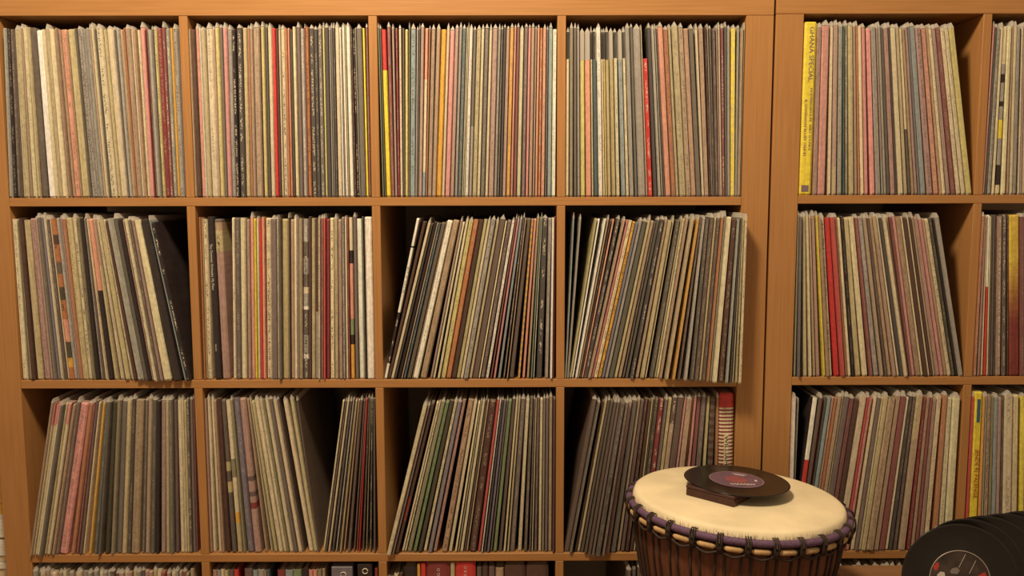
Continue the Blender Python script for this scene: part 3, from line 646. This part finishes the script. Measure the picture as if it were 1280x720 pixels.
# singles standing on a stool beside the bookcase
base0 = at_y(1199.5, 724, -.33); ZS = base0.z-.0875
m_stool = wood('stool_wood', 0, (.22, .11, .05), (.32, .17, .08))
st = empty('stool', (base0.x+.10, -.24, 0)); tag(st, 'wooden stool holding the standing black singles', 'stool')
link('seat', box_me('seat', -.21, .21, -.16, .16, ZS-.03, ZS-.0004, .004), st, [m_stool])
for sx in (-1, 1):
    for sy in (-1, 1): link('leg', box_me('leg', sx*.18-.016, sx*.18+.016, sy*.13-.016, sy*.13+.016, 0, ZS-.031, .003), st, [m_stool])
m_lab2 = plain('dark_picture_label', (.055, .042, .036), .35, .4, .5, 45); m_silver = plain('silver_rim', (.42, .38, .34), .35, .5, .1, 60, .3)
m_red2 = plain('red_print_patch', (.45, .05, .04), .5); m_white2 = plain('white_print_patch', (.55, .52, .48), .5)
LABS = ['black seven-inch single with silver-rimmed picture label, standing at the front of its row', 'plain black single standing directly behind the picture-label one', 'third black single in the standing row behind the picture label', 'fourth black single in the standing row behind the picture label',
        'last black single in the standing row, nearest the narrow bookcase']
for i in range(5):
    s_ = empty('vinyl_single'); tlt = math.radians(7); yw = math.radians(-8)
    ctr = Vector((base0.x+[0, .026, .060, .098, .135][i], -.33+[0, .022, .034, .044, .054][i], ZS+.0875*math.cos(tlt)+.0006))
    s_.matrix_world = Matrix.Translation(ctr) @ Matrix.Rotation(yw, 4, 'Z') @ Matrix.Rotation(math.pi/2-tlt, 4, 'X')
    tag(s_, LABS[i], 'record', 'singles standing on the stool')
    link('vinyl_disc', vinyl_me(), s_, [m_vinyl])
    if i == 0:
        v, f = lathe([(.0455, 0), (.0455, .0011), (.001, .0011)], 64); link('picture_label', mesh('picture_label', v, f), s_, [m_lab2])
        v, f = tube([(.0452*math.cos(a), .0452*math.sin(a), .0011) for a in [2*math.pi*k/64 for k in range(64)]], .0008, 6, True); link('silver_rim', mesh('silver_rim', v, f, True), s_, [m_silver])
        def patch(nm, pts, m, z=.0013): link(nm, mesh(nm, [(x, y, z) for x, y in pts], [tuple(range(len(pts)))]), s_, [m])
        patch('red_patch', [(-.040, .018), (-.036, .024), (-.033, .026), (-.031, .021), (-.034, .013), (-.038, .012)], m_red2)
        patch('red_patch', [(.024, .006), (.031, .010), (.037, .014), (.040, .006), (.040, -.004), (.026, -.004)], m_red2)
        patch('white_patch', [(-.035, -.002), (-.034, .006), (-.029, .011), (-.023, .010), (-.022, .002), (-.024, -.008), (-.034, -.008)], m_white2)
        patch('white_patch', [(-.015, .012), (-.012, .017), (-.004, .019), (.000, .014), (-.004, .008), (-.013, .009)], plain('grey_print_patch', (.22, .20, .19), .5))
        patch('white_patch', [(.014, -.004), (.018, .003), (.024, .002), (.024, -.006), (.016, -.008)], m_white2)
        patch('thin_line', [(-.002, .019), (-.0012, .019), (.0088, .0405), (.008, .0405)], m_white2); patch('thin_line', [(.0135, .010), (.0143, .010), (.0238, .031), (.023, .031)], m_white2)
    else:
        v, f = lathe([(.0455, 0), (.0455, .0011), (.019, .0011)], 48, False); link('label_ring', mesh('label_ring', v, f), s_, [m_lab2])

# ---------------------------------------------------------------- papers beside the wide bookcase
cab = empty('side_cabinet', (-.25, .16, 0)); tag(cab, 'low brown side cabinet beside the wide bookcase, under the papers', 'cabinet')
zc = at_y(2, 724, .02).z
link('body', box_me('body', -.18, .18, -.15, .20, 0, zc-.02, .002), cab, [wood_z]); link('top', box_me('top', -.185, .185, -.155, .205, zc-.0195, zc, .002), cab, [wood_x])
dr = link('door', box_me('door', -.17, .17, -.166, -.151, .03, zc-.03, .002), cab, [wood_z])
kv, kf = lathe([(.004, 0), (.008, .008), (.012, .014), (.008, .02)], 16); link('knob', mesh('knob', [(.13+x, -.166-z, zc*.6+y) for x, y, z in kv], kf, True), dr, [m_silver])
zs = [zc]+[at_y(2, v_, .02).z for v_ in (713, 706, 697, 677, 674, 646, 616)]
for k, (c, nm, lab) in enumerate((('m', 'magazine', 'mauve magazine at the bottom of the paper pile'), ('W', 'paper_stack', 'white paper bundle above the mauve magazine'), ('G', 'magazine', 'grey magazine in the middle of the paper pile'),
        ('W', 'paper_stack', 'white paper bundle under the dark folder'), ('b', 'folder', 'thin dark brown folder between the white bundles'), ('W', 'paper_stack', 'thick white paper bundle under the ochre box'), ('O', 'card_box', 'ochre card box on top of the paper pile'))):
    r = empty(nm, (-.19+rnd.uniform(-.004, .004), .15, zs[k])); tag(r, lab, 'papers' if nm != 'card_box' else 'box'); H = zs[k+1]-zs[k]; xe = .13
    r.rotation_euler = (0, 0, rnd.uniform(-.02, .02))
    if nm in ('paper_stack',):
        nsh = 6
        for j in range(nsh):
            dx = rnd.uniform(-.004, .002); link('sheaf', box_me('sheaf', -xe+dx, xe+dx, -.12, .12, .0002+j*H/nsh, (j+1)*H/nsh-.0002, 0), r, [bookmat(c)])
    elif nm == 'card_box':
        link('box_base', box_me('box_base', -xe+.002, xe-.002, -.118, .118, .0002, H*.5, .001), r, [bookmat(c)]); link('lid', box_me('lid', -xe, xe, -.12, .12, H*.5, H, .001), r, [bookmat(c)])
    else:
        t = min(.001, H*.25)
        for a_, b_ in ((.0002, t), (H-t, H-.0002)): link('cover', box_me('cover', -xe, xe, -.12, .12, a_, b_, 0), r, [bookmat(c)])
        link('page_block', box_me('page_block', -xe+.002, xe-.003, -.118, .118, t, H-t, 0), r, [m_page])
